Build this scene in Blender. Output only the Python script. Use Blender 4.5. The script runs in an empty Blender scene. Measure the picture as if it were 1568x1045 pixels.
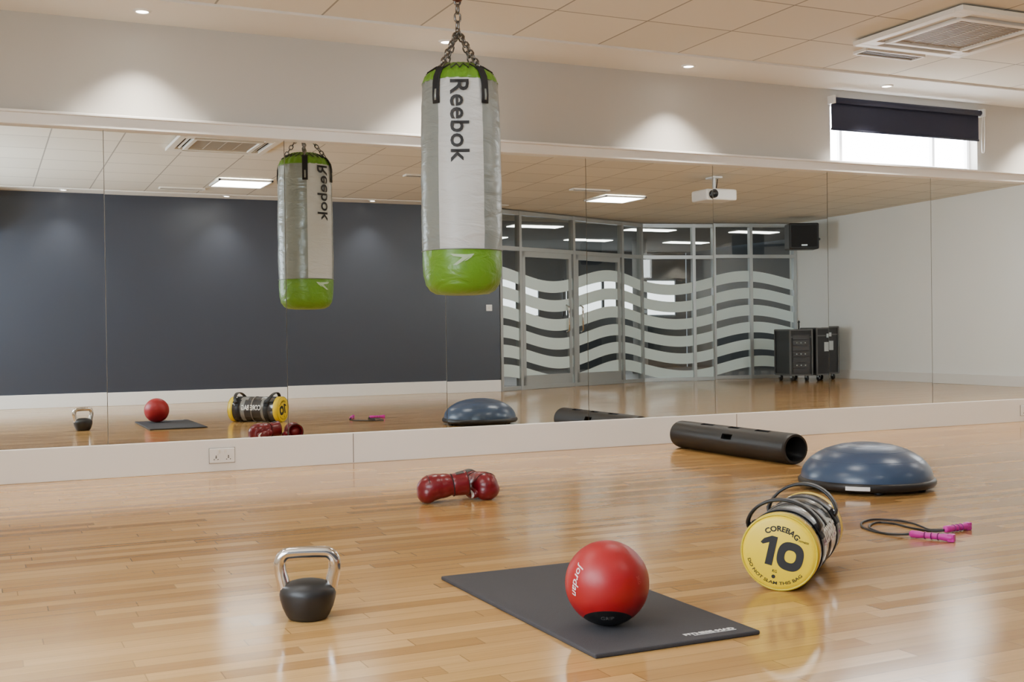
import bpy, math, random
from mathutils import Vector, Matrix, noise
random.seed(4)
S=bpy.context.scene
COL=S.collection

# ------------------------------------------------------------ materials
def mat(name,color=(.5,.5,.5),rough=.5,metal=0,coat=0,emit=None,es=0,bump=0,bscale=20,spec=.5,var=0.0,bvec=None,bdist=.02):
    m=bpy.data.materials.new(name); m.use_nodes=True
    nt=m.node_tree; b=nt.nodes['Principled BSDF']
    b.inputs['Base Color'].default_value=(*color,1)
    b.inputs['Roughness'].default_value=rough
    b.inputs['Metallic'].default_value=metal
    b.inputs['Coat Weight'].default_value=coat
    b.inputs['Specular IOR Level'].default_value=spec
    if emit:
        b.inputs['Emission Color'].default_value=(*emit,1); b.inputs['Emission Strength'].default_value=es
    if bump or var:
        tc=nt.nodes.new('ShaderNodeTexCoord'); n=nt.nodes.new('ShaderNodeTexNoise')
        n.inputs['Scale'].default_value=bscale; n.inputs['Detail'].default_value=4
        if bvec:
            mp=nt.nodes.new('ShaderNodeMapping'); mp.inputs['Scale'].default_value=bvec
            nt.links.new(tc.outputs['Object'],mp.inputs[0]); nt.links.new(mp.outputs[0],n.inputs['Vector'])
            n.inputs['Distortion'].default_value=.6
        else: nt.links.new(tc.outputs['Object'],n.inputs['Vector'])
        if bump:
            bp=nt.nodes.new('ShaderNodeBump'); bp.inputs['Strength'].default_value=bump; bp.inputs['Distance'].default_value=bdist
            nt.links.new(n.outputs['Fac'],bp.inputs['Height']); nt.links.new(bp.outputs['Normal'],b.inputs['Normal'])
        if var:
            r=nt.nodes.new('ShaderNodeValToRGB')
            r.color_ramp.elements[0].position=.3; r.color_ramp.elements[1].position=.7
            r.color_ramp.elements[0].color=(*[c*(1-var) for c in color],1)
            r.color_ramp.elements[1].color=(*[min(1,c*(1+var)) for c in color],1)
            nt.links.new(n.outputs['Fac'],r.inputs['Fac']); nt.links.new(r.outputs['Color'],b.inputs['Base Color'])
    return m

def math_node(nt,op,a,b=None):
    n=nt.nodes.new('ShaderNodeMath'); n.operation=op
    for i,v in enumerate((a,b)):
        if v is None: continue
        if isinstance(v,(int,float)): n.inputs[i].default_value=v
        else: nt.links.new(v,n.inputs[i])
    return n.outputs[0]

def floor_mat():
    m=bpy.data.materials.new('oak_strip_floor'); m.use_nodes=True; nt=m.node_tree; b=nt.nodes['Principled BSDF']
    tc=nt.nodes.new('ShaderNodeTexCoord'); sp=nt.nodes.new('ShaderNodeSeparateXYZ'); nt.links.new(tc.outputs['Object'],sp.inputs[0])
    X,Y=sp.outputs[0],sp.outputs[1]
    W=.066; L=.66
    ry=math_node(nt,'DIVIDE',Y,W); row=math_node(nt,'FLOOR',ry); fy=math_node(nt,'FRACT',ry)
    wn=nt.nodes.new('ShaderNodeTexWhiteNoise'); wn.noise_dimensions='1D'; nt.links.new(row,wn.inputs['W'])
    sx=math_node(nt,'ADD',math_node(nt,'DIVIDE',X,L),math_node(nt,'MULTIPLY',wn.outputs['Value'],7.3))
    col=math_node(nt,'FLOOR',sx); fx=math_node(nt,'FRACT',sx)
    cb=nt.nodes.new('ShaderNodeCombineXYZ'); nt.links.new(row,cb.inputs[0]); nt.links.new(col,cb.inputs[1])
    w2=nt.nodes.new('ShaderNodeTexWhiteNoise'); w2.noise_dimensions='2D'; nt.links.new(cb.outputs[0],w2.inputs['Vector'])
    ramp=nt.nodes.new('ShaderNodeValToRGB'); r=ramp.color_ramp
    r.elements[0].color=(.37,.195,.062,1); r.elements[1].color=(.57,.335,.125,1)
    e=r.elements.new(.5); e.color=(.47,.263,.088,1)
    nt.links.new(w2.outputs['Value'],ramp.inputs['Fac'])
    mp=nt.nodes.new('ShaderNodeMapping'); mp.inputs['Scale'].default_value=(3,60,1); nt.links.new(tc.outputs['Object'],mp.inputs[0])
    gn=nt.nodes.new('ShaderNodeTexNoise'); gn.inputs['Scale'].default_value=1; gn.inputs['Detail'].default_value=5; nt.links.new(mp.outputs[0],gn.inputs['Vector'])
    g=math_node(nt,'ADD',math_node(nt,'MULTIPLY',gn.outputs['Fac'],.44),.78)
    gy=math_node(nt,'GREATER_THAN',fy,.04); gx=math_node(nt,'GREATER_THAN',fx,.005)
    gap=math_node(nt,'ADD',math_node(nt,'MULTIPLY',math_node(nt,'MULTIPLY',gy,gx),.36),.64)
    tot=math_node(nt,'MULTIPLY',g,gap)
    mx=nt.nodes.new('ShaderNodeVectorMath'); mx.operation='SCALE'; nt.links.new(ramp.outputs['Color'],mx.inputs[0]); nt.links.new(tot,mx.inputs['Scale'])
    nt.links.new(mx.outputs[0],b.inputs['Base Color'])
    rr=math_node(nt,'ADD',math_node(nt,'MULTIPLY',w2.outputs['Value'],.04),.13)
    nt.links.new(rr,b.inputs['Roughness']); b.inputs['Specular IOR Level'].default_value=.55
    bp=nt.nodes.new('ShaderNodeBump'); bp.inputs['Strength'].default_value=.07; bp.inputs['Distance'].default_value=.002
    nt.links.new(tot,bp.inputs['Height']); nt.links.new(bp.outputs['Normal'],b.inputs['Normal'])
    return m

def tile_mat():
    m=bpy.data.materials.new('ceiling_tiles'); m.use_nodes=True; nt=m.node_tree; b=nt.nodes['Principled BSDF']
    tc=nt.nodes.new('ShaderNodeTexCoord'); sp=nt.nodes.new('ShaderNodeSeparateXYZ'); nt.links.new(tc.outputs['Object'],sp.inputs[0])
    ux=math_node(nt,'DIVIDE',math_node(nt,'ADD',sp.outputs[0],60-.02),.6); uy=math_node(nt,'DIVIDE',math_node(nt,'ADD',sp.outputs[1],60+.5),.6)
    fx=math_node(nt,'FRACT',ux); fy=math_node(nt,'FRACT',uy)
    a=math_node(nt,'MULTIPLY',math_node(nt,'GREATER_THAN',fx,.020),math_node(nt,'GREATER_THAN',fy,.020))
    cb=nt.nodes.new('ShaderNodeCombineXYZ'); nt.links.new(math_node(nt,'FLOOR',ux),cb.inputs[0]); nt.links.new(math_node(nt,'FLOOR',uy),cb.inputs[1])
    w=nt.nodes.new('ShaderNodeTexWhiteNoise'); w.noise_dimensions='2D'; nt.links.new(cb.outputs[0],w.inputs['Vector'])
    s=math_node(nt,'MULTIPLY',math_node(nt,'ADD',math_node(nt,'MULTIPLY',a,.55),.45),math_node(nt,'ADD',math_node(nt,'MULTIPLY',w.outputs['Value'],.08),.96))
    mx=nt.nodes.new('ShaderNodeVectorMath'); mx.operation='SCALE'; mx.inputs[0].default_value=(.72,.68,.59); nt.links.new(s,mx.inputs['Scale'])
    nt.links.new(mx.outputs[0],b.inputs['Base Color']); b.inputs['Roughness'].default_value=.9
    return m

M=dict(
 floor=floor_mat(), tiles=tile_mat(),
 plaster=mat('white_plaster',(.78,.76,.71),.8),
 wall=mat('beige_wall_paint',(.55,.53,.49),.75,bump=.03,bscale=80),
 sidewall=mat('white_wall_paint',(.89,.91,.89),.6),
 dark=mat('slate_wall_paint',(.042,.049,.068),.34,bump=.02,bscale=60),
 trim=mat('white_gloss_trim',(.83,.82,.79),.3),
 mirror=mat('mirror_silver',(.92,.95,.935),0.0,metal=1),
 black=mat('black_rubber',(.010,.010,.011),.45),
 blackgloss=mat('black_gloss',(.012,.012,.014),.2),
 blackmatte=mat('black_matte',(.008,.008,.009),.8),
 matfoam=mat('charcoal_foam',(.038,.036,.041),.78,bump=.15,bscale=300),
 chrome=mat('brushed_chrome',(.66,.63,.60),.14,metal=1),
 steel=mat('chain_steel',(.20,.19,.18),.3,metal=1),
 alu=mat('aluminium_frame',(.46,.49,.50),.35,metal=.5),
 silver=mat('silver_vinyl',(.22,.245,.235),.32,metal=.2,bump=.7,bscale=1,bvec=(5,5,13)),
 whitev=mat('white_vinyl',(.51,.525,.515),.40,bump=.7,bscale=1,bvec=(5,5,16)),
 green=mat('green_vinyl',(.11,.265,.016),.36,bump=.7,bscale=1,bvec=(9,9,14)),
 redl=mat('red_leather',(.15,.0035,.010),.30,bump=.06,bscale=30),
 white=mat('white_plastic',(.82,.82,.80),.35),
 yellow=mat('yellow_vinyl',(.84,.60,.001),.42),
 greyv=mat('smoked_vinyl',(.030,.030,.034),.12,coat=.5),
 clearv=mat('clear_grey_vinyl',(.20,.20,.19),.15,coat=.5,bump=.3,bscale=25),
 blue=mat('steel_blue_rubber',(.048,.082,.150),.28,var=.08,bscale=3),
 pink=mat('magenta_plastic',(.60,.02,.37),.35),
 navy=mat('navy_blind_fabric',(.012,.015,.040),.7),
 daylight=mat('daylit_window',(.8,.8,.8),.5,emit=(.93,.97,1),es=22),
 daylight_added=mat('added_window_glow',(.8,.8,.8),.5,emit=(.90,.96,1),es=32),  # glowing pane of the added second window
 daylight2=mat('daylit_side_window',(.8,.8,.8),.5,emit=(.80,.90,1),es=14),
 panel=mat('light_panel_diffuser',(.9,.9,.9),.5,emit=(1,.975,.93),es=17.5),
 lamp=mat('downlight_lamp',(.9,.9,.9),.5,emit=(1,.94,.84),es=30),
 frost=mat('frosted_film_glow',(.60,.70,.68),.6,emit=(.6,.72,.7),es=.08),  # film has a faint glow of its own in place of transmitted light
 lobbyw=mat('lobby_wall_paint',(.11,.12,.13),.7),
 lobbyf=mat('lobby_floor_vinyl',(.20,.19,.18),.35),
 grille=mat('grey_grille',(.16,.14,.12),.6),
 acwhite=mat('ac_white_plastic',(.78,.75,.68),.45),
 casebl=mat('flight_case_laminate',(.015,.015,.017),.4),
 numeral=mat('black_print',(.008,.008,.009),.6),
)
g=bpy.data.materials.new('clear_glass'); g.use_nodes=True; nt=g.node_tree; nt.nodes.clear()
o=nt.nodes.new('ShaderNodeOutputMaterial'); mix=nt.nodes.new('ShaderNodeMixShader'); tr=nt.nodes.new('ShaderNodeBsdfTransparent'); gl=nt.nodes.new('ShaderNodeBsdfGlossy')
tr.inputs[0].default_value=(.86,.9,.89,1); gl.inputs['Roughness'].default_value=.0; mix.inputs[0].default_value=.10
nt.links.new(tr.outputs[0],mix.inputs[1]); nt.links.new(gl.outputs[0],mix.inputs[2]); nt.links.new(mix.outputs[0],o.inputs[0]); M['glass']=g

# ------------------------------------------------------------ mesh helpers
def empty(name,loc=(0,0,0)):
    e=bpy.data.objects.new(name,None); e.location=loc; e.empty_display_size=.1; COL.objects.link(e); return e
def setp(ob,p):
    if p is not None:
        ob.parent=p; ob.matrix_parent_inverse=Matrix.Translation(-Vector(p.location))
def mesh(name,verts,faces,mats,parent=None,smooth=False,fm=None,loc=None,bevel=0,sub=0):
    me=bpy.data.meshes.new(name)
    if loc is not None: verts=[Vector(v)-Vector(loc) for v in verts]
    me.from_pydata([tuple(v) for v in verts],[],faces)
    if not isinstance(mats,(list,tuple)): mats=[mats]
    for m in mats: me.materials.append(m)
    if fm:
        for p,i in zip(me.polygons,fm): p.material_index=i
    if smooth:
        for p in me.polygons: p.use_smooth=True
    me.update()
    ob=bpy.data.objects.new(name,me); COL.objects.link(ob)
    if loc is not None: ob.location=loc
    if bevel:
        md=ob.modifiers.new('bevel','BEVEL'); md.width=bevel; md.segments=2; md.limit_method='ANGLE'
    if sub:
        md=ob.modifiers.new('sub','SUBSURF'); md.levels=sub; md.render_levels=sub
    setp(ob,parent)
    return ob
def boxg(c,s,R=None):
    c=Vector(c); h=Vector(s)/2
    v=[Vector((x*h.x,y*h.y,z*h.z)) for x in(-1,1) for y in(-1,1) for z in(-1,1)]
    if R is not None: v=[R@a for a in v]
    v=[a+c for a in v]
    f=[(0,1,3,2),(4,6,7,5),(0,4,5,1),(2,3,7,6),(0,2,6,4),(1,5,7,3)]
    return v,f
def box(name,c,s,m,parent=None,R=None,bevel=0):
    v,f=boxg(c,s,R); return mesh(name,v,f,m,parent,bevel=bevel,loc=Vector(c))
def boxes(name,lst,m,parent=None,R=None,bevel=0,org=None):
    V=[];F=[]
    for it in lst:
        c,s=it[0],it[1]; rr=it[2] if len(it)>2 else R
        v,f=boxg(c,s,rr); n=len(V); V+=v; F+=[tuple(i+n for i in q) for q in f]
    loc=Vector(org) if org else Vector(lst[0][0])
    return mesh(name,V,F,m,parent,bevel=bevel,loc=loc)
def lathe(name,prof,c,mats,parent=None,seg=48,axis=Vector((0,0,1)),xdir=None,fm=None,smooth=True,sx=1,sy=1,start=0):
    axis=Vector(axis).normalized()
    if xdir is None: xdir=Vector((1,0,0)) if abs(axis.x)<.9 else Vector((0,1,0))
    xdir=(xdir-axis*xdir.dot(axis)).normalized(); yd=axis.cross(xdir); c=Vector(c)
    V=[];F=[];fi=[];rings=[]
    for r,z in prof:
        if r<1e-6: rings.append([len(V)]); V.append(c+axis*z)
        else:
            ids=[]
            for k in range(seg):
                a=start+2*math.pi*k/seg; ids.append(len(V)); V.append(c+axis*z+xdir*(r*sx*math.cos(a))+yd*(r*sy*math.sin(a)))
            rings.append(ids)
    for i in range(len(rings)-1):
        A,B=rings[i],rings[i+1]
        for k in range(seg):
            k2=(k+1)%seg
            if len(A)==1 and len(B)==1: continue
            if len(A)==1: F.append((A[0],B[k2],B[k]))
            elif len(B)==1: F.append((A[k],A[k2],B[0]))
            else: F.append((A[k],A[k2],B[k2],B[k]))
            fi.append(fm(i,k) if fm else 0)
    return mesh(name,V,F,mats,parent,smooth=smooth,fm=fi,loc=c)
def catmull(pts,n=8,closed=False):
    P=[Vector(p) for p in pts]; out=[]
    N=len(P); rng=N if closed else N-1
    for i in range(rng):
        if closed: p0,p1,p2,p3=P[(i-1)%N],P[i],P[(i+1)%N],P[(i+2)%N]
        else: p0,p1,p2,p3=P[max(i-1,0)],P[i],P[i+1],P[min(i+2,N-1)]
        for k in range(n):
            t=k/n; out.append(.5*((2*p1)+(-p0+p2)*t+(2*p0-5*p1+4*p2-p3)*t*t+(-p0+3*p1-3*p2+p3)*t**3))
    if not closed: out.append(P[-1])
    return out
def tube(name,pts,r,m,parent=None,seg=12,closed=False,flat=None,updir=None):
    P=[Vector(p) for p in pts]; N=len(P); V=[];F=[]
    ref=None
    for i,p in enumerate(P):
        if closed: t=(P[(i+1)%N]-P[(i-1)%N]).normalized()
        else: t=(P[min(i+1,N-1)]-P[max(i-1,0)]).normalized()
        if updir is not None: u=(Vector(updir)-t*Vector(updir).dot(t)).normalized()
        else:
            if ref is None: ref=Vector((0,0,1)) if abs(t.z)<.9 else Vector((1,0,0))
            u=(ref-t*ref.dot(t)).normalized(); ref=u
        w=t.cross(u)
        for k in range(seg):
            a=2*math.pi*k/seg
            if flat:
                ca,sa=math.cos(a),math.sin(a)
                V.append(p+u*(flat[0]/2*math.copysign(abs(ca)**.4,ca))+w*(flat[1]/2*math.copysign(abs(sa)**.4,sa)))
            else:
                rr=r(i/(N-1)) if callable(r) else r
                V.append(p+u*(rr*math.cos(a))+w*(rr*math.sin(a)))
    R=N if closed else N-1
    for i in range(R):
        j=(i+1)%N
        for k in range(seg):
            k2=(k+1)%seg; F.append((i*seg+k,i*seg+k2,j*seg+k2,j*seg+k))
    if not closed:
        F.append(tuple(range(seg-1,-1,-1))); F.append(tuple((N-1)*seg+k for k in range(seg)))
    return mesh(name,V,F,m,parent,smooth=True,loc=P[0])
def textgeo(body,length=None,height=None,off=0.0):
    cu=bpy.data.curves.new('t','FONT'); cu.body=body; cu.size=1; cu.align_x='CENTER'; cu.align_y='CENTER'; cu.offset=off; cu.resolution_u=3
    ob=bpy.data.objects.new('t',cu); COL.objects.link(ob)
    dg=bpy.context.evaluated_depsgraph_get(); dg.update()
    me=bpy.data.meshes.new_from_object(ob.evaluated_get(dg))
    v=[x.co.copy() for x in me.vertices]; f=[tuple(p.vertices) for p in me.polygons]
    bpy.data.objects.remove(ob); bpy.data.curves.remove(cu); bpy.data.meshes.remove(me)
    x0=min(a.x for a in v);x1=max(a.x for a in v);y0=min(a.y for a in v);y1=max(a.y for a in v)
    sx=length/(x1-x0) if length else height/(y1-y0); sy=height/(y1-y0) if height else sx
    v=[((a.x-(x0+x1)/2)*sx,(a.y-(y0+y1)/2)*sy) for a in v]
    return v,f

# ------------------------------------------------------------ camera
D=6.95; Hc=.8; yaw=math.radians(24.9); pit=.0076; rol=.0134
Fw=Vector((math.sin(yaw)*math.cos(pit),math.cos(yaw)*math.cos(pit),-math.sin(pit)))
R0=Vector((math.cos(yaw),-math.sin(yaw),0)); U0=R0.cross(Fw)
Uu=U0*math.cos(rol)+R0*math.sin(rol); Rr=R0*math.cos(rol)-U0*math.sin(rol)
cam=bpy.data.cameras.new('camera'); co=bpy.data.objects.new('camera',cam); COL.objects.link(co)
mw=Matrix((( Rr.x,Uu.x,-Fw.x,0),(Rr.y,Uu.y,-Fw.y,-D),(Rr.z,Uu.z,-Fw.z,Hc),(0,0,0,1))); co.matrix_world=mw
cam.lens=40.7; cam.sensor_width=36; cam.clip_start=.05; S.camera=co
FV=Vector((math.sin(yaw),math.cos(yaw),0)); UZ=Vector((0,0,1))

# ------------------------------------------------------------ room shell
CZ=2.61; XL=-1.3; XR=12.2; YB=-7.55
def cz(Y):
    if Y>-2.5: return CZ
    return max(2.51,CZ-.0218*(-2.5-Y))
CB=2.51
mesh('floor',[(XL,-15,0),(15,-15,0),(15,.15,0),(XL,.15,0)],[(0,1,2,3)],M['floor'])
ys=[-.5,-2.5,-7.09,-9.2]
V=[];F=[]
for y in ys: V+=[(XL,y,cz(y)+.015),(XR,y,cz(y)+.015)]
for i in range(3): F.append((2*i,2*i+1,2*i+3,2*i+2))
mesh('ceiling',V,F,M['tiles'])
boxes('ceiling_border',[(((XL+XR)/2,-.25,CZ+.02),(XR-XL,.5,.04))],M['plaster'])
boxes('ceiling_border_back',[(((XL+6.54)/2,-7.38,CB+.02),(6.54-XL,.36,.03))],M['plaster'])
W1=(5.91,7.42); W2=(8.9,11.0); ZS,ZT=2.06,2.53  # second window is unseen, added to brighten the right wall
def bx(x0,x1,z0,z1,y0=0.0,y1=.15): return (((x0+x1)/2,(y0+y1)/2,(z0+z1)/2),(x1-x0,y1-y0,z1-z0))
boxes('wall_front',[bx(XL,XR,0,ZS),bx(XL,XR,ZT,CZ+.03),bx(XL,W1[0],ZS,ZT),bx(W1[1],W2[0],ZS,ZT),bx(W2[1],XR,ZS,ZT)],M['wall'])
wf=mat('window_frame_white',(.8,.8,.8),.4,emit=(1,1,1),es=1.8)  # frame glows by itself, daylight glare put into the material
for i,(a,b) in enumerate((W1,W2)):
    w=empty('window_%d'%(i+1),((a+b)/2,.1,ZS))
    box('glass_pane',((a+b)/2,.12,(ZS+ZT)/2),(b-a,.01,ZT-ZS),M['daylight'] if i==0 else M['daylight_added'],w)
    L=[bx(a,b,ZS,ZS+.03,.08,.12),bx(a,b,ZT-.03,ZT,.08,.12)]
    for q in (a+.015,a+.17,a+(b-a)*.74,b-.015): L.append(bx(q-.013,q+.013,ZS,ZT,.08,.12))
    boxes('frame',L,wf,w)
    if i==1: continue
    bl=empty('roller_blind',((a+b)/2,-.03,2.53))
    lathe('roller_tube',[(0,0),(.022,0),(.022,b-a),(0,b-a)],(a,-.035,2.525),M['navy'],bl,axis=(1,0,0),seg=20)
    box('fabric',((a+b)/2,-.015,2.42),(b-a+.0,.003,.22),M['navy'],bl)
    lathe('bottom_bar',[(0,0),(.009,0),(.009,b-a),(0,b-a)],(a,-.015,2.308),M['navy'],bl,axis=(1,0,0),seg=12)
    boxes('bracket',[((a-.012,-.035,2.525),(.02,.07,.06)),((b+.012,-.035,2.525),(.02,.07,.06))],M['white'],bl)
    cp=[(b+.03,-.05,2.5),(b+.032,-.05,2.35),(b+.03,-.045,2.22),(b+.02,-.04,2.205),(b+.012,-.04,2.22),(b+.008,-.04,2.35),(b+.01,-.05,2.5)]
    tube('pull_cord',catmull(cp),.0025,M['white'],bl,seg=6)
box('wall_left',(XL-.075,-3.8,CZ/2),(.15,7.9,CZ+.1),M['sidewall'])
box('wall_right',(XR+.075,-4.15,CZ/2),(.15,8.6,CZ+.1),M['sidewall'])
boxes('wall_back',[(((XL+6.54)/2,YB-.075,CZ/2),(6.54-XL,.15,CZ+.08))],M['dark'])
wl=empty('window_3',(XL+.02,-5.4,1.6))
box('glass_pane',(XL+.012,-5.5,1.45),(.01,3.3,1.5),M['daylight2'],wl)
boxes('frame',[((XL+.03,y,1.45),(.05,.05,1.6)) for y in (-7.15,-6.05,-4.95,-3.85)]+[((XL+.03,-5.5,z),(.05,3.35,.05)) for z in (.68,2.22)],M['white'],wl)
BH=.19
boxes('baseboard_front',[(((XL+XR)/2,-.012,BH/2),(XR-XL,.028,BH))],M['trim'],bevel=.004)
boxes('baseboard_back',[(((XL+6.54)/2,YB+.01,.08),(6.54-XL,.022,.16))],M['trim'],bevel=.004)
boxes('baseboard_right',[((XR-.01,-4.1,.07),(.02,8.2,.14))],M['trim'],bevel=.004)
boxes('baseboard_left',[((XL+.01,-3.8,.08),(.02,7.5,.16))],M['trim'],bevel=.004)
boxes('trim_mirror_ledge',[(((XL+XR)/2,-.03,2.018),(XR-XL,.06,.076)),(((XL+XR)/2,-.04,2.05),(XR-XL,.08,.015))],M['trim'],bevel=.003)
for q in (2.12,5.0):
    box('trim_joint',(q,-.0265,BH/2),(.004,.002,BH-.01),M['grille'])
mr=empty('wall_mirror',(4,-.01,1.08))
x=.68-1.037
while x<XR-.1:
    x2=min(x+1.037,XR)
    a=random.uniform(-.0012,.0012)
    R=Matrix.Rotation(a,3,'X')
    box('mirror_pane',((x+x2)/2,-.008,(BH+1.98)/2),(x2-x-.004,.006,1.98-BH),M['mirror'],mr,R=R)
    x=x2
def socket(X):
    e=empty('power_socket',(X,-.03,.095))
    box('plate',(X,-.031,.095),(.147,.010,.086),M['white'],e,bevel=.003)
    L=[]
    for s in (-1,1):
        cx=X+s*.036
        L+= [((cx,-.0368,.083),(.008,.002,.0055)),((cx-.011,-.0368,.073),(.0055,.002,.0045)),((cx+.011,-.0368,.073),(.0055,.002,.0045)),((cx,-.0368,.092),(.005,.002,.008))]
    boxes('pin_holes',L,M['black'],e)
    boxes('switches',[((X-.018,-.038,.122),(.012,.005,.018)),((X+.018,-.038,.122),(.012,.005,.018))],M['acwhite'],e)
    boxes('plate_shadow_rim',[((X,-.0275,.095),(.152,.004,.091))],M['grille'],e)  # dark rim added round the plate as its shadow line
socket(1.315); socket(7.92)
e=empty('light_switch',(6.38,YB+.01,1.15)); box('plate',(6.38,YB+.006,1.15),(.086,.01,.086),M['white'],e,bevel=.002); box('rocker',(6.38,YB+.014,1.15),(.02,.008,.03),M['acwhite'],e)

# ------------------------------------------------------------ ceiling fittings
def spot(loc,e,ang=96,blend=1.0,col=(1,.92,.81),r=.03):
    l=bpy.data.lights.new('spot','SPOT'); l.energy=e; l.spot_size=math.radians(ang); l.spot_blend=blend; l.color=col; l.shadow_soft_size=r
    ob=bpy.data.objects.new('downlight_beam',l); COL.objects.link(ob); ob.location=loc; return ob
def downlight(X,Y,e=150,z=CZ):
    d=empty('downlight',(X,Y,z))
    lathe('bezel',[(.032,-.004),(.036,-.010),(.046,-.008),(.05,0)],(X,Y,z),M['white'],d,seg=24)
    lathe('lamp',[(0,-.006),(.033,-.006)],(X,Y,z),M['lamp'],d,seg=24)
    s=spot((X,Y,z-.02),e); setp(s,d)
for X in (-.93,.87,2.68,4.46,6.22,8.0,9.8,11.6): downlight(X,-.27)  # rightmost one is unseen, added to brighten the side wall
for X in (.95,2.8,4.65): downlight(X,-7.27,60,CB+.005)
def lpanel(X,Y):
    z=cz(Y)
    p=empty('ceiling_light_panel',(X,Y,z))
    box('diffuser',(X,Y,z+.002),(.56,.56,.008),M['panel'],p)
    boxes('frame',[((X,Y-.29,z+.001),(.6,.02,.022)),((X,Y+.29,z+.001),(.6,.02,.022)),((X-.29,Y,z+.001),(.02,.6,.022)),((X+.29,Y,z+.001),(.02,.6,.022))],M['white'],p)
for X in (2.75,7.6): lpanel(X,-6.2)
for X in (-.7,.5,2.9,5.3,7.7,10.1): lpanel(X,-2.8)  # this row is unseen, added as extra light for the room
acg=mat('ac_grille',(.42,.38,.32),.5)
def cassette(X,Y,s=.90):
    C0=cz(Y)
    a=empty('air_conditioning_cassette',(X,Y,C0))
    z=C0-.012; h=s/2
    L=[]
    L+=[((X,Y+sg*(h-.03),z),(s,.06,.03)) for sg in(-1,1)]+[((X+sg*(h-.03),Y,z),(.06,s-.12,.03)) for sg in(-1,1)]
    i=h-.135
    L+=[((X,Y+sg*(i-.02),z-.004),(2*i,.04,.03)) for sg in(-1,1)]+[((X+sg*(i-.02),Y,z-.004),(.04,2*i-.08,.03)) for sg in(-1,1)]
    for sx in(-1,1):
        for sy in(-1,1): L.append(((X+sx*(h-.1),Y+sy*(h-.1),z),(.085,.085,.028)))
    boxes('panel',L,M['acwhite'],a,bevel=.004)
    box('dark_throat',(X,Y,C0+.008),(s-.1,s-.1,.006),M['blackmatte'],a)
    fl=[]
    fw=s-.30
    for sg in(-1,1):
        fl.append(((X,Y+sg*(h-.098),z),(fw,.022,.005),Matrix.Rotation(sg*.5,3,'X')))
        fl.append(((X+sg*(h-.098),Y,z),(.022,fw,.005),Matrix.Rotation(-sg*.5,3,'Y')))
    boxes('flaps',fl,M['acwhite'],a)
    gi=i-.04
    n=22
    boxes('grille',[((X,Y-gi+2*gi*(k+.5)/n,z),(2*gi,.012,.012)) for k in range(n)]+[((X+q,Y,z-.002),(.01,2*gi,.012)) for q in(-gi/2,0,gi/2)],acg,a)
cassette(5.52,-1.66); cassette(2.1,-3.85)
def vent(X,Y,w=.5,d=.12):
    C0=cz(Y)
    v=empty('ceiling_vent',(X,Y,C0))
    boxes('frame',[((X,Y-d/2,C0+.006),(w,.012,.02)),((X,Y+d/2,C0+.006),(w,.012,.02)),((X-w/2,Y,C0+.006),(.012,d,.02)),((X+w/2,Y,C0+.006),(.012,d,.02))],M['acwhite'],v)
    boxes('louvres',[((X,Y-d/2+d*(k+.5)/5,C0+.008),(w-.02,.012,.008)) for k in range(5)],M['grille'],v)
vent(5.55,-1.02); vent(2.2,-6.8); vent(6.9,-5.6); vent(4.6,-5.2)

# ------------------------------------------------------------ glazed partition + doors
P0=Vector((6.54,-7.6,0)); P1=Vector((9.6,-8.85,0)); P2=Vector((XR,-8.3,0))
gp=empty('glazed_partition',P0)
def seg(Pa,Pb,us,doors=()):
    d=(Pb-Pa); L=d.length; d.normalize(); ang=math.atan2(d.y,d.x); R=Matrix.Rotation(ang,3,'Z')
    n=Vector((-d.y,d.x,0))
    fr=[]
    for u in us: fr.append((Pa+d*(L*u)+Vector((0,0,CB/2)),(.05,.09,CB),R))
    for z in (.03,1.98,CB-.03): fr.append((Pa+d*(L/2)+Vector((0,0,z)),(L,.08,.055),R))
    for (ua,ub,hs) in doors:
        a=Pa+d*(L*ua+.05); b=Pa+d*(L*ub-.05); w=(b-a).length; m=(a+b)/2
        fr+=[(a+Vector((0,0,.98))+d*.03,(.06,.05,1.96),R),(b+Vector((0,0,.98))-d*.03,(.06,.05,1.96),R),(m+Vector((0,0,.12)),(w,.05,.16),R),(m+Vector((0,0,1.92)),(w,.05,.09),R)]
        hp=(b-d*.11 if hs>0 else a+d*.11)+n*.06
        tube('door_pull',[hp+Vector((0,0,.8))-n*.05,hp+Vector((0,0,.83)),hp+Vector((0,0,1.17)),hp+Vector((0,0,1.2))-n*.05],.014,M['chrome'],gp,seg=8)
    boxes('frame',fr,M['alu'],gp,org=P0)
    a=Pa; b=Pb
    mesh('glass',[a,b,b+Vector((0,0,CB)),a+Vector((0,0,CB))],[(0,1,2,3)],M['glass'],gp,loc=P0)
    V=[];F=[]
    N=60
    for k in range(6):
        zb=.10+k*.275; base=len(V)
        for i in range(N+1):
            u=i/N; p=Pa+d*(L*u)+n*.012; X=p.x
            am=.10*math.sin((X-6.4)*2*math.pi/2.5+.12*k+1.15)
            lo=max(.06,zb+am); hi=max(.065,zb+.170+am*1.02)
            V.append(Vector((p.x,p.y,lo))); V.append(Vector((p.x,p.y,hi)))
        for i in range(N): F.append((base+2*i,base+2*i+2,base+2*i+3,base+2*i+1))
    mesh('frosted_waves',V,F,M['frost'],gp,loc=P0)
seg(P0,P1,[.008,.13,.485,.84,.992],[(.13,.485,1),(.485,.84,-1)])
seg(P1,P2,[.33,.46,.70,.99])
mesh('lobby_floor',[(5,-15,.004),(14.5,-15,.004),(14.5,-8.95,.004),(5,-8.95,.004)],[(0,1,2,3)],M['lobbyf'])
mesh('lobby_ceiling',[(4.5,-15,CB+.05),(14.5,-15,CB+.05),(14.5,-8.6,CB+.05),(4.5,-8.6,CB+.05)],[(3,2,1,0)],mat('lobby_ceiling_paint',(.22,.22,.22),.8))
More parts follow.
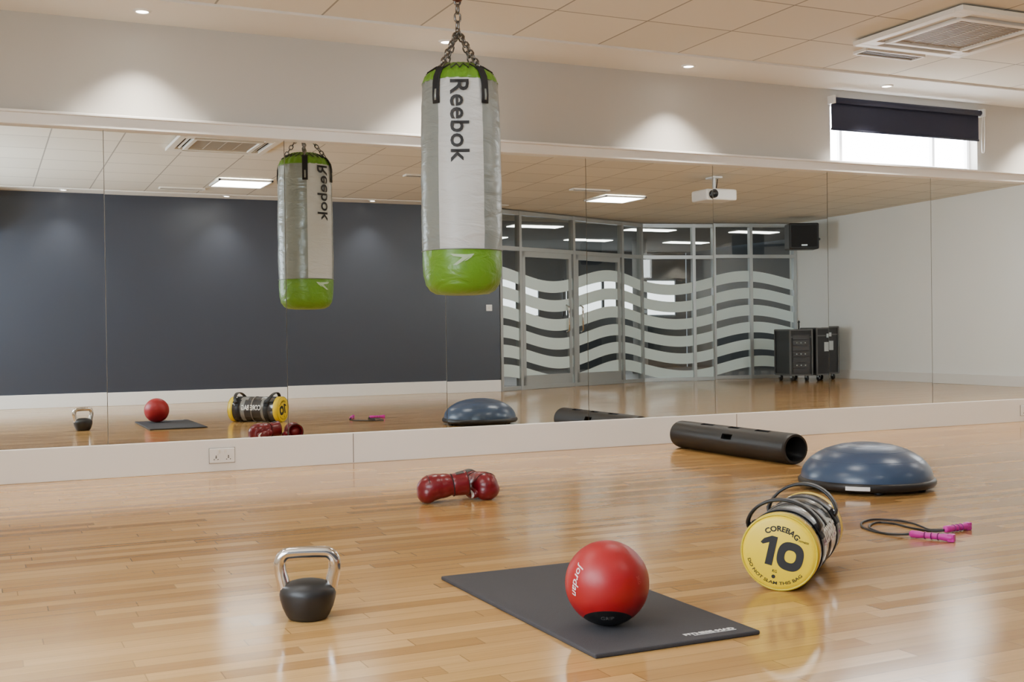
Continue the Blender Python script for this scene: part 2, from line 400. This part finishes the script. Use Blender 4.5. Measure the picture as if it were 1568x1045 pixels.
box('wall_lobby_back',(9.5,-15.05,1.3),(10,.1,2.7),M['lobbyw'])
box('wall_lobby_left',(4.9,-11.3,1.3),(.1,7.4,2.7),M['lobbyw'])
box('wall_lobby_right',(14.6,-11.7,1.3),(.1,6.7,2.7),M['lobbyw'])
w=empty('window_4',(11,-14.9,1.5))
ld=mat('lobby_daylight',(.8,.8,.8),.5,emit=(.95,.97,1),es=3.0)
for (a,b) in ((5.6,7.6),(9.3,10.8),(11.4,14.2)):
    box('glass_pane',((a+b)/2,-14.98,1.55),(b-a,.02,.75),ld,w)
    boxes('frame',[((a+(b-a)*k/3,-14.95,1.55),(.05,.05,.8)) for k in range(4)],M['lobbyw'],w)
lp_=mat('lobby_panel',(.9,.9,.9),.5,emit=(1,.97,.9),es=9)
for X in (6.2,8.4,10.6,12.8):
    for Y in (-10.2,-12.4):
        p=empty('ceiling_light_panel',(X,Y,CB+.05)); box('diffuser',(X,Y,CB+.04),(.9,.3,.01),lp_,p)
cpn=mat('column_paint',(.3,.3,.3),.6)
for X,Y in ((7.6,-12.5),(11.6,-12.2)):
    c=empty('structural_column',(X,Y,0)); lathe('shaft',[(0,0),(.16,0),(.16,.1),(.14,.12),(.14,CB+.05)],(X,Y,0),cpn,c,seg=24)

# ------------------------------------------------------------ speaker, projector, cases
def speaker(X,Y,z,yawd,wallp):
    e=empty('wall_speaker',(X,Y,z)); R=Matrix.Rotation(math.radians(yawd),3,'Z')
    box('cabinet',(X,Y,z),(.46,.32,.40),M['black'],e,R=R,bevel=.02)
    f=R@Vector((0,1,0))
    box('grille',Vector((X,Y,z))+f*.163,(.40,.01,.34),M['blackmatte'],e,R=R,bevel=.003)
    box('badge',Vector((X,Y,z))+f*.169-UZ*.14,(.09,.004,.02),M['alu'],e,R=R)
    tube('bracket',[Vector((X,Y,z)),wallp],.02,M['black'],e)
speaker(11.62,-7.42,2.22,25,Vector((XR,-7.7,2.22)))
speaker(.02,-7.28,2.22,0,Vector((.02,-7.55,2.22)))
pz=2.36
pj=empty('ceiling_projector',(7.83,-4.3,pz))
box('body',(7.83,-4.3,pz),(.42,.32,.13),M['white'],pj,bevel=.02)
lathe('lens',[(.05,0),(.05,.04),(.035,.04),(.03,.02),(0,.02)],(7.70,-4.14,pz),M['blackgloss'],pj,axis=(0,1,0),seg=24)
tube('pole',[(7.83,-4.3,pz+.06),(7.83,-4.3,cz(-4.3)+.01)],.02,M['white'],pj)
box('ceiling_plate',(7.83,-4.3,cz(-4.3)),(.14,.14,.02),M['white'],pj)
tube('cable',catmull([(7.9,-4.42,2.4),(8.0,-4.5,2.48),(7.95,-4.4,2.57)]),.006,M['black'],pj,seg=6)
ce=mat('case_edge',(.12,.12,.12),.4,metal=.6)
def fcase(cx,cy,w,h,d,yawd,rack):
    e=empty('flight_case',(cx,cy,0)); R=Matrix.Rotation(math.radians(yawd),3,'Z'); C=Vector((cx,cy,0))
    def P(x,y,z): return C+R@Vector((x,y,z))
    z0=.10
    box('shell',P(0,0,z0+h/2),(w,d,h),M['casebl'],e,R=R)
    L=[]
    for sx in(-1,1):
        for sy in(-1,1): L.append((P(sx*w/2,sy*d/2,z0+h/2),(.025,.025,h+.01)))
        for zz in(z0,z0+h): L.append((P(sx*w/2,0,zz),(.025,d,.025)))
    for sy in(-1,1):
        for zz in(z0,z0+h,z0+h*.84): L.append((P(0,sy*d/2,zz),(w,.022,.02)))
    boxes('edge_trim',L,ce,e,R=R)
    if rack:
        boxes('rack_units',[(P(0,d/2+.006,z0+.06+.085*k),(w-.08,.015,.07)) for k in range(7)],M['greyv'],e,R=R)
        boxes('rack_knobs',[(P(-w/2+.1+.07*j,d/2+.017,z0+.06+.085*k),(.018,.012,.018)) for k in range(1,6,2) for j in range(3)],M['alu'],e,R=R)
    else:
        box('label_plate',P(0.02,d/2+.004,z0+h*.6),(w*.42,.008,h*.2),M['alu'],e,R=R)
        box('latch',P(0.02,d/2+.008,z0+h*.84),(.08,.02,.06),M['alu'],e,R=R)
    for sx in(-1,1):
        for sy in(-1,1):
            p=P(sx*(w/2-.06),sy*(d/2-.06),.045)
            lathe('caster',[(0,-.015),(.045,-.015),(.045,.015),(0,.015)],p,M['black'],e,axis=R@Vector((1,0,0)),seg=20)
            box('caster_fork',p+Vector((0,0,.035)),(.05,.05,.05),M['alu'],e,R=R)
fcase(11.38,-7.35,.36,.68,.5,12,True); fcase(11.80,-7.25,.36,.70,.5,12,False)
lathe('microphone_stub',[(0,0),(.01,0),(.01,.1),(.02,.12),(0,.15)],(11.45,-7.3,.78),M['black'],bpy.data.objects['flight_case'],seg=12)

# ------------------------------------------------------------ punching bag
BX,BY=2.245,-1.53; ca=math.radians(-112.4)
pb=empty('punching_bag',(BX,BY,1.55))
prof=[(0,.998),(.08,.991),(.135,.996),(.165,1.013),(.186,1.043),(.197,1.09),(.2,1.14),(.2,1.213),(.2035,1.3),(.2035,1.5),(.202,1.7),(.199,1.9),(.194,2.0),(.190,2.055),(.177,2.088),(.15,2.114),(.118,2.132),(.098,2.148),(.085,2.14),(.08,2.12),(0,2.11)]
dense=[]
for (a,b) in zip(prof[:-1],prof[1:]):
    n=max(1,int((b[1]-a[1])/.02))
    for k in range(n): dense.append((a[0]+(b[0]-a[0])*k/n,a[1]+(b[1]-a[1])*k/n))
dense.append(prof[-1])
NS=120
def bagfm(i,k):
    r,z=dense[i+1]
    if z<1.214 or z>2.056 or i>len(dense)-8: return 2
    az=(k+.5)*360/NS
    d=min(az%180,180-az%180)
    return 1 if d<32 else 0
bo_=lathe('bag_body',dense,(BX,BY,0),[M['silver'],M['whitev'],M['green']],pb,seg=NS,fm=bagfm,start=ca)
for v in bo_.data.vertices:
    p=v.co; r=math.hypot(p.x,p.y)
    if r>.06:
        q=noise.noise(Vector((p.x*6,p.y*6,p.z*9)))*.0024+noise.noise(Vector((p.x*14,p.y*14,p.z*26)))*.0018
        if p.z>2.05: q+=.004*math.sin(math.atan2(p.y,p.x)*24)
        p.x*=1+q/r; p.y*=1+q/r
def cylmap(th,R,zc,v,rot=True):
    out=[]
    for (x,y) in v:
        if rot: a=th+y/R; z=zc-x
        else: a=th+x/R; z=zc+y
        out.append(Vector((BX+R*math.cos(a),BY+R*math.sin(a),z)))
    return out
tv,tf=textgeo('Reebok',.405,.094,off=.014)
for th in (ca-.02,ca+math.pi-.02):
    mesh('lettering',cylmap(th,.2078,1.838,tv),tf,M['numeral'],pb,loc=(BX,BY,1.8))
pp=mat('pale_print',(.38,.5,.33),.5)
for th in (ca,ca+math.pi):
    V=[(-.06,-.035),(-.035,-.035),(.045,.015),(.03,.03),(-.075,.035),(-.055,.02),(.0,.012),(.02,.0),(.075,.035),(.055,.012),(.03,-.005),(.01,-.012)]
    V=[(x*.8,y*.8+.005) for x,y in V]
    F=[(0,1,7,6),(4,5,6,3),(6,7,2,3),(2,9,8,3),(11,10,9,2)]
    mesh('emblem',cylmap(th,.2055,1.155,V,False),F,pp,pb,loc=(BX,BY,1.15))
for zc,rr in ((1.213,.2035),(2.055,.1915)):
    tube('seam',[Vector((BX+rr*math.cos(t*math.pi/30),BY+rr*math.sin(t*math.pi/30),zc)) for t in range(60)],.0025,M['silver'] if zc<2 else M['green'],pb,seg=6,closed=True)
lp=[]
for k in range(48):
    a=2*math.pi*k/48; r=.168 if k%2 else .125; z=2.106 if k%2 else 2.135
    lp.append(Vector((BX+r*math.cos(a),BY+r*math.sin(a),z)))
tube('lacing',lp,.0035,M['black'],pb,seg=6,closed=True)
def link(c,ax,side,L,w):
    ax=ax.normalized(); side=(side-ax*side.dot(ax)).normalized(); pts=[]
    for k in range(16):
        a=2*math.pi*k/16; pts.append(c+ax*(math.cos(a)*(w/2)+math.copysign((L-w)/2,math.cos(a)))+side*(math.sin(a)*w/2))
    return pts
def chain(name,A,B,L=.036,r=.0044,w=.025):
    A=Vector(A);B=Vector(B);d=B-A;n=max(2,int(d.length/(L*.76)))
    s1=d.cross(Vector((0,1,.3))).normalized(); s2=d.cross(s1).normalized()
    V=[];F=[]
    for i in range(n):
        P=link(A+d*((i+.5)/n),d,s1 if i%2 else s2,L,w); N=len(P); nn=s2 if i%2 else s1
        b=len(V)
        for j,p in enumerate(P):
            t=(P[(j+1)%N]-P[(j-1)%N]).normalized(); u=nn-t*nn.dot(t); u.normalize(); q=t.cross(u)
            for k in range(6):
                a=2*math.pi*k/6; V.append(p+u*(r*math.cos(a))+q*(r*math.sin(a)))
        for j in range(N):
            for k in range(6):
                F.append((b+j*6+k,b+j*6+(k+1)%6,b+((j+1)%N)*6+(k+1)%6,b+((j+1)%N)*6+k))
    mesh(name,V,F,M['steel'],pb,smooth=True,loc=A)
apex=Vector((BX-.008,BY,2.33))
for th in (ca-.62,ca+.64,ca+math.pi-.62,ca+math.pi+.64):
    c,s=math.cos(th),math.sin(th); P=lambda r,z: Vector((BX+r*c,BY+r*s,z))
    tube('strap_tab',[P(.203,1.93),P(.206,1.97),P(.203,2.03),P(.196,2.065),P(.176,2.098),P(.164,2.113)],0,M['blackmatte'],pb,seg=12,flat=(.040,.008),updir=Vector((-s,c,0)))
    tube('strap_stitch',[P(.2105,1.945),P(.2115,1.97),P(.208,2.0)],0,M['silver'],pb,seg=8,flat=(.012,.003),updir=Vector((-s,c,0)))
    chain('hanging_chain',P(.16,2.115),apex)
lathe('ring',[(0,-.0),(.012,0),(.012,.02),(0,.02)],apex-Vector((0,0,.01)),M['steel'],pb,seg=12)
chain('top_chain',apex,(BX-.008,BY,2.50),L=.045,r=.0055,w=.03)
lathe('swivel',[(0,2.47),(.02,2.475),(.03,2.49),(.032,2.53),(.02,2.55),(.014,2.56),(.014,2.59),(.06,2.59),(.06,2.63),(0,2.63)],(BX-.008,BY,0),mat('bronze_swivel',(.12,.04,.025),.4,metal=.5),pb,seg=24)

# ------------------------------------------------------------ kettlebell
KX,KY=.842,-3.745; kb=empty('kettlebell',(KX,KY,0))
lathe('bell',[(0,0),(.046,0),(.054,.003),(.061,.013),(.071,.035),(.0775,.058),(.079,.072),(.077,.084),(.069,.094),(.052,.103),(.03,.109),(0,.111)],(KX,KY,0),M['black'],kb,seg=48)
hr=R0*math.cos(.12)+FV*math.sin(.12)
def KP(a,z): return Vector((KX,KY,z))+hr*a
hp=[KP(-.052,.065),KP(-.063,.085),KP(-.069,.11),KP(-.0755,.14),KP(-.0745,.166),KP(-.060,.183),KP(-.035,.1865),KP(0,.187),KP(.035,.1865),KP(.060,.183),KP(.0745,.166),KP(.0755,.14),KP(.069,.11),KP(.063,.085),KP(.052,.065)]
tube('handle',catmull(hp,6),lambda t:.0165+.004*abs(2*t-1)**3,M['chrome'],kb,seg=20)

# ------------------------------------------------------------ exercise mat + medicine ball
em=empty('exercise_mat',(1.605,-3.965,0))
box('foam_pad',(1.605,-3.965,.006),(.492,1.03,.012),M['matfoam'],em,bevel=.004)
tv,tf=textgeo('FITNESS-MAD',.155,.018,off=.05)
def flatmap(v,c,rx,ry): return [Vector(c)+Vector(rx)*x+Vector(ry)*y for x,y in v]
mesh('label_print',flatmap(tv,(1.725,-4.43,.0126),(1,0.0,0),(0,1,0)),tf,M['white'],em,loc=(1.725,-4.43,.0126))
boxes('label_rule',[((1.735,-4.444,.0122),(.13,.003,.001))],M['white'],em)
mx,my=1.528,-4.243; br=.1125
mb=empty('medicine_ball',(mx,my,br+.012))
RC=(.32,.005,.009)
bm=mat('red_rubber',RC,.42,bump=.05,bscale=420,bdist=.01)
nt=bm.node_tree; b=nt.nodes['Principled BSDF']
az=math.radians(-119.5); el=math.radians(-62)
dv=Vector((math.cos(az)*math.cos(el),math.sin(az)*math.cos(el),math.sin(el)))
tc=nt.nodes.new('ShaderNodeTexCoord'); nz=nt.nodes.new('ShaderNodeVectorMath'); nz.operation='NORMALIZE'; nt.links.new(tc.outputs['Object'],nz.inputs[0])
dt=nt.nodes.new('ShaderNodeVectorMath'); dt.operation='DOT_PRODUCT'; dt.inputs[1].default_value=dv; nt.links.new(nz.outputs[0],dt.inputs[0])
gt=math_node(nt,'GREATER_THAN',dt.outputs['Value'],math.cos(math.radians(34)))
mxn=nt.nodes.new('ShaderNodeMix'); mxn.data_type='RGBA'; nt.links.new(gt,mxn.inputs[0]); mxn.inputs[6].default_value=(*RC,1); mxn.inputs[7].default_value=(.008,.008,.008,1)
nt.links.new(mxn.outputs[2],b.inputs['Base Color'])
pr=[(br*math.sin(math.pi*i/48),-br*math.cos(math.pi*i/48)) for i in range(49)]; pr[0]=(0,-br); pr[-1]=(0,br)
lathe('ball',pr,(mx,my,br+.012),bm,mb,seg=96)
C=Vector((mx,my,br+.012))
def sph(az0,el0,v,rot,R=br+.0008):
    n=Vector((math.cos(az0)*math.cos(el0),math.sin(az0)*math.cos(el0),math.sin(el0))); rt=Vector((-math.sin(az0),math.cos(az0),0)); up=n.cross(rt)
    out=[]
    for x,y in v:
        X=x*math.cos(rot)-y*math.sin(rot); Y=x*math.sin(rot)+y*math.cos(rot)
        p=n*R+rt*X+up*Y; out.append(C+p.normalized()*R)
    return out
tv,tf=textgeo('Jordan',.088,.030,off=.008)
mesh('script_print',sph(az-math.radians(48),math.radians(12),[(x+y*.3,y) for x,y in tv],math.radians(-97),br+.0015),tf,mat('cream_print',(.7,.6,.58),.5),mb,loc=C)
fp=mat('faded_print',(.45,.05,.05),.5)
tv,tf=textgeo('3KG',.022,.012,off=.02)
mesh('weight_print',sph(az+math.radians(48),math.radians(12),tv,math.radians(-80),br+.0012),tf,fp,mb,loc=C)
tv,tf=textgeo('GRIP',.035,.014,off=.0)
mesh('patch_print',sph(az,math.radians(-42),tv,0,br+.0012),tf,mat('grey_print',(.12,.12,.12),.5),mb,loc=C)

# ------------------------------------------------------------ sand core bag
A=Vector((2.207,-4.100,.118)); B=Vector((2.60,-3.755,.118)); ax=(B-A).normalized(); LB=(B-A).length; rt=ax.cross(UZ)
cb=empty('weighted_core_bag',(A+B)/2)
pf=[(0,0),(.100,0),(.108,.003),(.114,.008),(.118,.014),(.118,.050),(.1175,.051),(.1165,.08),(.1165,.12),(.117,.135),(.117,.16),(.1172,.175),(.1165,.2),(.1165,.33),(.1172,.345),(.117,.37),(.1165,.40),(.1175,LB-.051),(.118,LB-.050),(.118,LB-.014),(.114,LB-.008),(.108,LB-.003),(.1,LB),(0,LB)]
nP=len(pf)
def cfm(i,k):
    if i<5 or i>=nP-6: return 0
    a=(k+.5)*360/64
    top=(a<38 or a>322)
    if 8<=i<=15 and top and i!=12: return 2
    if 9<=i<=10 or i==14: return 2
    return 1
lathe('bag_body',pf,A,[M['yellow'],M['greyv'],M['clearv']],cb,seg=64,axis=ax,xdir=UZ,fm=cfm)
pip=mat('dark_yellow_piping',(.6,.46,.01),.4)
for s in (.006,LB-.006): tube('piping',[A+ax*s+UZ*(.1145*math.cos(t*math.pi/32))+rt*(.1145*math.sin(t*math.pi/32)) for t in range(64)],.0035,pip,cb,seg=8,closed=True)
for s,wd,mm in ((.10,.035,'black'),(.25,.012,'grille'),(.40,.035,'black')):
    tube('girth_strap',[A+ax*s+UZ*(.1185*math.cos(t*math.pi/32))+rt*(.1185*math.sin(t*math.pi/32)) for t in range(64)],0,M[mm],cb,seg=12,closed=True,flat=(wd,.003),updir=ax)
for s,lean in ((.10,-.040),(.40,.05)):
    pts=[]
    for t in range(0,33):
        a=math.radians(-62+124*t/32); f=max(0,math.cos(a*90/62))
        r=.1195+.034*f**.45
        pts.append(A+ax*(s+lean*f**.6)+UZ*(r*math.cos(a))+rt*(r*math.sin(a)))
    tube('carry_handle',pts,0,M['black'],cb,seg=12,flat=(.032,.010),updir=ax)
    for sg in (-1,1):
        a=math.radians(62*sg)
        radial=UZ*math.cos(a)+rt*math.sin(a); tang=radial.cross(ax)
        cpt=A+ax*s+radial*.1205
        box('handle_patch',cpt,(.045,.05,.006),M['blackmatte'],cb,R=Matrix((ax,tang,radial)).transposed(),bevel=.002)
tiltr=math.radians(-13)
def disc(v,end=0):
    out=[]
    for x,y in v:
        X=x*math.cos(tiltr)-y*math.sin(tiltr); Y=x*math.sin(tiltr)+y*math.cos(tiltr)
        if end==0: out.append(A-ax*.0012+rt*X+UZ*Y)
        else: out.append(B+ax*.0012-rt*X+UZ*Y)
    return out
for end in (0,1):
    V2=[];F2=[]
    def put(v,f):
        n=len(V2); V2.extend(v); F2.extend([tuple(i+n for i in q) for q in f])
    put([(-.060,.018),(-.052,.032),(-.030,.046),(-.012,.046),(-.012,-.044),(-.034,-.044),(-.034,.024),(-.052,.014)],[(0,1,2,6),(0,6,7),(2,3,4,5),(2,5,6)])
    n=40; ring=[]
    for rx,ry in ((.040,.044),(.017,.019)):
        for k in range(n):
            t=2*math.pi*k/n; c_,s_=math.cos(t),math.sin(t)
            ring.append((.036+rx*math.copysign(abs(c_)**.8,c_),-.002+ry*math.copysign(abs(s_)**.8,s_)))
    put(ring,[(k,(k+1)%n,n+(k+1)%n,n+k) for k in range(n)])
    def arc(txt,R,mid,length,h,off,top=True):
        v,f=textgeo(txt,length,h,off=off); out=[]
        for x,y in v:
            if top: a=math.radians(mid)-x/R; r=R+y
            else: a=math.radians(mid)+x/R; r=R-y
            out.append((r*math.cos(a),r*math.sin(a)))
        put(out,f)
    arc('COREBAG',.074,92,.112,.0175,.035)
    arc('DO NOT SLAM THIS BAG',.093,268,.20,.0095,.02,False)
    tv,tf=textgeo('KG',.014,.009,off=.02); put([(x,y-.058) for x,y in tv],tf)
    put([(.006*math.cos(k*math.pi/8),-.075+.006*math.sin(k*math.pi/8)) for k in range(16)],[tuple(range(16))])
    tv,tf=textgeo('FITNESS',.03,.006,off=.02); put([(x+.066,y+.052) for x,y in tv],tf)
    mesh('end_print',disc(V2,end),F2,M['numeral'],cb,loc=A if end==0 else B)
tv,tf=textgeo('CORE BAG',.20,.05,off=.03)
for th in (math.radians(-80),math.radians(75)):
    out=[]
    for x,y in tv:
        a=th-(-y if th<0 else y)/.118
        out.append(A+ax*(.25+(-x if th<0 else x))+UZ*(.1215*math.cos(a))+rt*(.1215*math.sin(a)))
    mesh('side_lettering',out,tf,M['white'],cb,loc=A)

# ------------------------------------------------------------ balance dome
ox,oy=4.03,-2.45; bo=empty('balance_trainer_dome',(ox,oy,0))
lathe('platform',[(0,.012),(.29,.012),(.322,.018),(.332,.03),(.333,.044),(.326,.054),(.31,.058),(0,.058)],(ox,oy,0),M['black'],bo,seg=96)
dp=[]
for i in range(25):
    a=math.pi/2*i/24; r=.318*math.cos(a)**.92 if i<24 else 0; z=.054+.172*math.sin(a)
    dp.append((r,z))
lathe('dome',dp,(ox,oy,0),M['blue'],bo,seg=96)
for i in (9,14,18,21):
    r,z=dp[i]; tube('ridge',[Vector((ox+r*math.cos(t*math.pi/40),oy+r*math.sin(t*math.pi/40),z-.0008)) for t in range(80)],.0018,M['blue'],bo,seg=6,closed=True)
for k in range(6):
    a=k*math.pi/3; lathe('foot',[(0,0),(.02,0),(.022,.014),(0,.014)],(ox+.27*math.cos(a),oy+.27*math.sin(a),0),M['black'],bo,seg=16)
la=math.atan2(-D-oy,0-ox)
V=[]
for i in range(13):
    a=la-.02-.17+.34*i/12-.1
    V.append(Vector((ox+.3345*math.cos(a),oy+.3345*math.sin(a),.026))); V.append(Vector((ox+.3345*math.cos(a),oy+.3345*math.sin(a),.045)))
F=[(2*i,2*i+2,2*i+3,2*i+1) for i in range(12)]
mesh('rim_label',V,F,M['white'],bo,loc=(ox,oy,0))

# ------------------------------------------------------------ rubber tube trainer with grip slots
vx=4.36; vy0,vy1=-1.49,-.27; vr=.091; VL=vy1-vy0
vp=empty('rubber_tube_trainer',(vx,(vy0+vy1)/2,vr))
seg_n=64; rings=80; V=[];F=[]
def slot(u,a):
    for (c,hl,ac,ha) in ((.28,.07,-12,11),(.86,.07,-12,11),(.57,.055,-12,11),(.57,.05,-68,10),(.28,.05,165,12),(.86,.05,165,12)):
        if abs(u-c)<hl and abs((a-ac+180)%360-180)<ha: return True
    return False
for sgn,R in ((1,vr),(0,vr-.016)):
    for i in range(rings+1):
        u=VL*i/rings
        rr=R-(.004 if (sgn and (i==0 or i==rings)) else 0)
        for k in range(seg_n):
            a=2*math.pi*k/seg_n; V.append(Vector((vx+rr*math.sin(a),vy0+u,vr+rr*math.cos(a))))
NB=(rings+1)*seg_n
cut=[[slot(VL*(i+.5)/rings,((k+.5)*360/seg_n+180)%360-180) for k in range(seg_n)] for i in range(rings)]
for i in range(rings):
    for k in range(seg_n):
        k2=(k+1)%seg_n
        a,b,c,d=i*seg_n+k,i*seg_n+k2,(i+1)*seg_n+k2,(i+1)*seg_n+k
        if not cut[i][k]:
            F.append((a,d,c,b)); F.append((NB+a,NB+b,NB+c,NB+d))
            if cut[i][(k+1)%seg_n]: F.append((b,c,NB+c,NB+b))
            if cut[i][(k-1)%seg_n]: F.append((a,NB+a,NB+d,d))
            if i+1<rings and cut[i+1][k]: F.append((c,d,NB+d,NB+c))
            if i>0 and cut[i-1][k]: F.append((a,b,NB+b,NB+a))
for i in (0,rings):
    for k in range(seg_n):
        k2=(k+1)%seg_n; F.append((i*seg_n+k,i*seg_n+k2,NB+i*seg_n+k2,NB+i*seg_n+k))
mesh('tube_shell',V,F,mat('black_tube_rubber',(.009,.0085,.0085),.5),vp,loc=(vx,vy0,vr))

# ------------------------------------------------------------ boxing gloves
def ell(c,r,rot=None,n=16):
    V=[];F=[]
    for i in range(n+1):
        for k in range(2*n):
            t=math.pi*i/n; a=math.pi*k/n; v=Vector((r[0]*math.sin(t)*math.cos(a),r[1]*math.sin(t)*math.sin(a),r[2]*math.cos(t)))
            if rot is not None: v=rot@v
            V.append(v+Vector(c))
    for i in range(n):
        for k in range(2*n): F.append((i*2*n+k,i*2*n+(k+1)%(2*n),(i+1)*2*n+(k+1)%(2*n),(i+1)*2*n+k))
    return V,F
def glove(loc,Rm,side):
    """local +X = knuckles, -X = cuff, +Z = back of the hand, thumb on +side*Y"""
    e=empty('boxing_glove',loc); loc=Vector(loc)
    def build(name,parts,m,vs=.004,it=4):
        V=[];F=[]
        for v,f in parts:
            n=len(V); V+=v; F+=[tuple(i+n for i in q) for q in f]
        ob=mesh(name,[Rm@v+loc for v in V],F,m,e,smooth=True,loc=loc)
        md=ob.modifiers.new('r','REMESH'); md.mode='VOXEL'; md.voxel_size=vs; md.use_smooth_shade=True
        sm=ob.modifiers.new('s','SMOOTH'); sm.iterations=it; sm.factor=.6
    build('mitt',[ell((.030,0,.006),(.082,.066,.062)),ell((.064,0,-.016),(.050,.062,.050)),ell((-.01,0,.004),(.080,.060,.058)),ell((-.06,0,0),(.055,.051,.049))],M['redl'])
    build('thumb',[ell((.028,side*.064,-.020),(.052,.027,.029),Matrix.Rotation(side*-.12,3,'Z')),ell((-.018,side*.054,-.014),(.045,.026,.030),Matrix.Rotation(side*.3,3,'Z'))],M['redl'],.0035,3)
    X=Rm@Vector((1,0,0)); Yd=Rm@Vector((0,1,0))
    lathe('cuff',[(.046,-.050),(.052,-.058),(.054,-.075),(.058,-.120),(.057,-.130),(.052,-.133),(.049,-.126),(.046,-.09),(0,-.088)],loc,M['redl'],e,axis=X,xdir=Yd,seg=40)
    for s_,rr,mm in ((-.132,.0555,'black'),(-.058,.0525,'blackmatte')):
        tube('cuff_piping',[loc+Rm@Vector((s_,rr*math.cos(t*math.pi/20),rr*math.sin(t*math.pi/20))) for t in range(40)],.0024,M[mm],e,seg=6,closed=True)
    V=[]
    for i in range(11):
        a=math.radians(60+50*i/10)
        for q,rr in ((-.118,.0592),(-.080,.0557)): V.append(loc+Rm@Vector((q,-side*rr*math.cos(a),rr*math.sin(a))))
    F=[(2*i,2*i+2,2*i+3,2*i+1) for i in range(10)]
    mesh('wrist_label',V,F,M['black'],e,loc=loc)
    pts=[]
    for i in range(15):
        a=math.radians(-60+120*i/14)
        pts.append(loc+Rm@Vector((.055,.0655*math.sin(a),.006+.0595*math.cos(a))))
    tube('knuckle_seam',pts,.0014,M['black'],e,seg=6)
    Rt=Matrix.Rotation(side*-.12,3,'Z')
    V=[]
    for i in range(13):
        a=-1.25+2.5*i/12
        for q in (.55,.80):
            w_=q if q>.6 else .55+.2*abs(a/1.25)**2
            px=.052*w_*math.cos(a); pz=.029*w_*math.sin(a); py=.0275*math.sqrt(max(0,1-w_*w_))+.0012
            V.append(loc+Rm@(Rt@Vector((px,side*py,pz))+Vector((.028,side*.064,-.020))))
    F=[(2*i,2*i+2,2*i+3,2*i+1) for i in range(12)]
    mesh('thumb_patch',V,F,M['white'],e,loc=loc)
gb=Vector((2.07,-1.85,0))
def frame(fd,pitch=0,roll=0):
    fd=Vector(fd).normalized(); a=math.atan2(fd.y,fd.x)
    return Matrix.Rotation(a,3,'Z')@Matrix.Rotation(pitch,3,'Y')@Matrix.Rotation(roll,3,'X')
glove(gb-R0*.078-FV*.05+UZ*.074,frame(-R0*.95-FV*.25,.13,0),-1)
glove(gb+R0*.108+FV*.085+UZ*.066,frame(R0*.5-FV*.85,.05,.15),-1)

# ------------------------------------------------------------ skipping rope
jr=empty('skipping_rope',(3.3,-3.5,0))
dm=mat('dark_magenta',(.25,.01,.18),.4)
def handle(a,b):
    a=Vector(a);b=Vector(b);d=b-a;L=d.length
    lathe('handle',[(0,0),(.009,0),(.0135,.006),(.014,L*.2),(.0115,L*.3),(.0115,L*.7),(.014,L*.8),(.0145,L*.95),(.012,L),(0,L)],a,M['pink'],jr,axis=d,seg=20)
    for t in (.35,.5,.65): tube('grip_ring',[a+d*t+UZ*(.0125*math.cos(k*math.pi/8))+d.normalized().cross(UZ)*(.0125*math.sin(k*math.pi/8)) for k in range(16)],.0022,dm,jr,seg=6,closed=True)
    box('end_cap',b-d.normalized()*.01,(.026,.024,.030),M['pink'],jr,R=frame(d),bevel=.004)
handle((3.205,-3.605,.0155),(3.275,-3.755,.0155)); handle((3.385,-3.60,.0155),(3.53,-3.585,.0155))
tube('cable',catmull([(3.205,-3.605,.015),(3.19,-3.56,.008),(3.165,-3.48,.005),(3.19,-3.37,.005),(3.27,-3.27,.005),(3.36,-3.235,.005),(3.42,-3.29,.005),(3.43,-3.38,.005),(3.40,-3.47,.005),(3.37,-3.54,.007),(3.385,-3.60,.014)],8),.0042,M['black'],jr,seg=8)
tube('cable',catmull([(3.205,-3.605,.013),(3.17,-3.52,.0045),(3.20,-3.40,.0045),(3.26,-3.33,.0045),(3.33,-3.30,.0045),(3.36,-3.36,.0045),(3.35,-3.45,.0045),(3.36,-3.55,.0045),(3.385,-3.60,.012)],8),.0042,M['black'],jr,seg=8)

# ------------------------------------------------------------ world
w=bpy.data.worlds.new('world'); S.world=w; w.use_nodes=True
bg=w.node_tree.nodes['Background']; bg.inputs[0].default_value=(.75,.85,1,1); bg.inputs[1].default_value=.6
